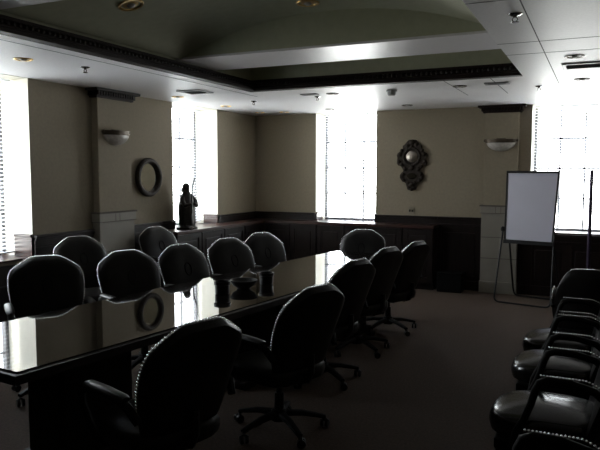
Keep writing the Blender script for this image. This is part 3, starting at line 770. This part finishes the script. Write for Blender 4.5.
for x, y, l in ((-0.48, 3.96, 'sprinkler head at the upper right, nearest to us'), (-4.09, 4.37, 'sprinkler head between tray and left window'), (-4.05, 7.30, 'sprinkler head before the room corner'),
                (-3.11, 7.18, 'sprinkler head behind the tray before back window'), (-0.62, 7.29, 'sprinkler head above the easel')): sprinkler(x, y, l)
dt = thing('smoke_detector', 'small grey ceiling detector behind the tray before the back wall', 'detector', (-2.13, 6.98, H))
bm = NB(); lathe(bm, [(0, 0), (0.06, 0), (0.06, -0.015), (0, -0.015)][::-1], seg=20); obj('base', bm, 'det', dt, True)
bm = NB(); lathe(bm, [(0, -0.06), (0.035, -0.06), (0.048, -0.045), (0.05, -0.015), (0, -0.015)], seg=20); obj('sensor', bm, 'det', dt, True)

# ------------------------------------------------------------------ light: overcast bright daylight through the windows
SKY, WEST = 18.0, 1.0                          # bright overcast sky, brighter towards the sun's side (left)
w = bpy.data.worlds.new('daylight'); S.world = w; w.use_nodes = True
nt = w.node_tree; bg = nt.nodes['Background']
tc = nt.nodes.new('ShaderNodeTexCoord'); sp = nt.nodes.new('ShaderNodeSeparateXYZ'); rp = nt.nodes.new('ShaderNodeValToRGB')
mr = nt.nodes.new('ShaderNodeMapRange'); mr.inputs['From Min'].default_value = -1; mr.inputs['From Max'].default_value = 1
nt.links.new(tc.outputs['Generated'], sp.inputs[0]); nt.links.new(sp.outputs['Z'], mr.inputs['Value']); nt.links.new(mr.outputs[0], rp.inputs[0])
e = rp.color_ramp.elements; e[0].position = 0.0; e[0].color = (1.25, 1.22, 1.18, 1); e[1].position = 1.0; e[1].color = (0.70, 0.82, 1.0, 1)
x_ = rp.color_ramp.elements.new(0.49); x_.color = (1.2, 1.18, 1.14, 1); x_ = rp.color_ramp.elements.new(0.52); x_.color = (1.0, 1.0, 1.0, 1)
m2 = nt.nodes.new('ShaderNodeMapRange'); m2.inputs['From Min'].default_value = -1; m2.inputs['From Max'].default_value = 0.3
m2.inputs['To Min'].default_value = WEST*SKY; m2.inputs['To Max'].default_value = SKY
nt.links.new(sp.outputs['X'], m2.inputs['Value']); nt.links.new(m2.outputs[0], bg.inputs[1])
nt.links.new(rp.outputs[0], bg.inputs[0])
def portal(name, loc, rot, sx, sy):
    l = bpy.data.lights.new(name, 'AREA'); l.shape = 'RECTANGLE'; l.size = sx; l.size_y = sy; l.cycles.is_portal = True
    o = bpy.data.objects.new(name, l); o.location = loc; o.rotation_euler = rot; COL.objects.link(o)
for i, (k, wv, s) in enumerate((('y', W1, SILL1), ('y', W2, SILL2), ('x', W3, SILL3), ('x', W4, SILL4))):
    c = (wv[0]+wv[1])/2; zc = (s+H)/2
    if k == 'y': portal('daylight_portal', (XL-TH-0.01, c, zc), (0, -PI/2, 0), H-s, wv[1]-wv[0])
    else: portal('daylight_portal', (c, YB+TH+0.01, zc), (-PI/2, 0, 0), wv[1]-wv[0], H-s)

# ------------------------------------------------------------------ camera
yaw, pitch, roll = 0.4353, 0.0808, 0.0014
F_ = Vector((-math.sin(yaw)*math.cos(pitch), math.cos(yaw)*math.cos(pitch), -math.sin(pitch)))
R_ = Vector((math.cos(yaw), math.sin(yaw), 0)); U_ = R_.cross(F_)
R2 = R_*math.cos(roll)+U_*math.sin(roll); U2 = -R_*math.sin(roll)+U_*math.cos(roll)
cd = bpy.data.cameras.new('camera'); cam = bpy.data.objects.new('camera', cd); COL.objects.link(cam)
cam.matrix_world = Matrix(((R2.x, U2.x, -F_.x, 0), (R2.y, U2.y, -F_.y, 0), (R2.z, U2.z, -F_.z, 1.65), (0, 0, 0, 1)))
cd.sensor_width = 36; cd.lens = 36*644.9/600; cd.clip_start = 0.02
S.camera = cam

S.view_settings.view_transform = 'Standard'; S.view_settings.look = 'None'; S.view_settings.gamma = 1.0; S.view_settings.use_curve_mapping = False
S.view_settings.exposure = 0.0
S.cycles.use_denoising = True
S.cycles.max_bounces = 12; S.cycles.diffuse_bounces = 8; S.cycles.glossy_bounces = 6; S.cycles.transparent_max_bounces = 12
S.cycles.sample_clamp_indirect = 8
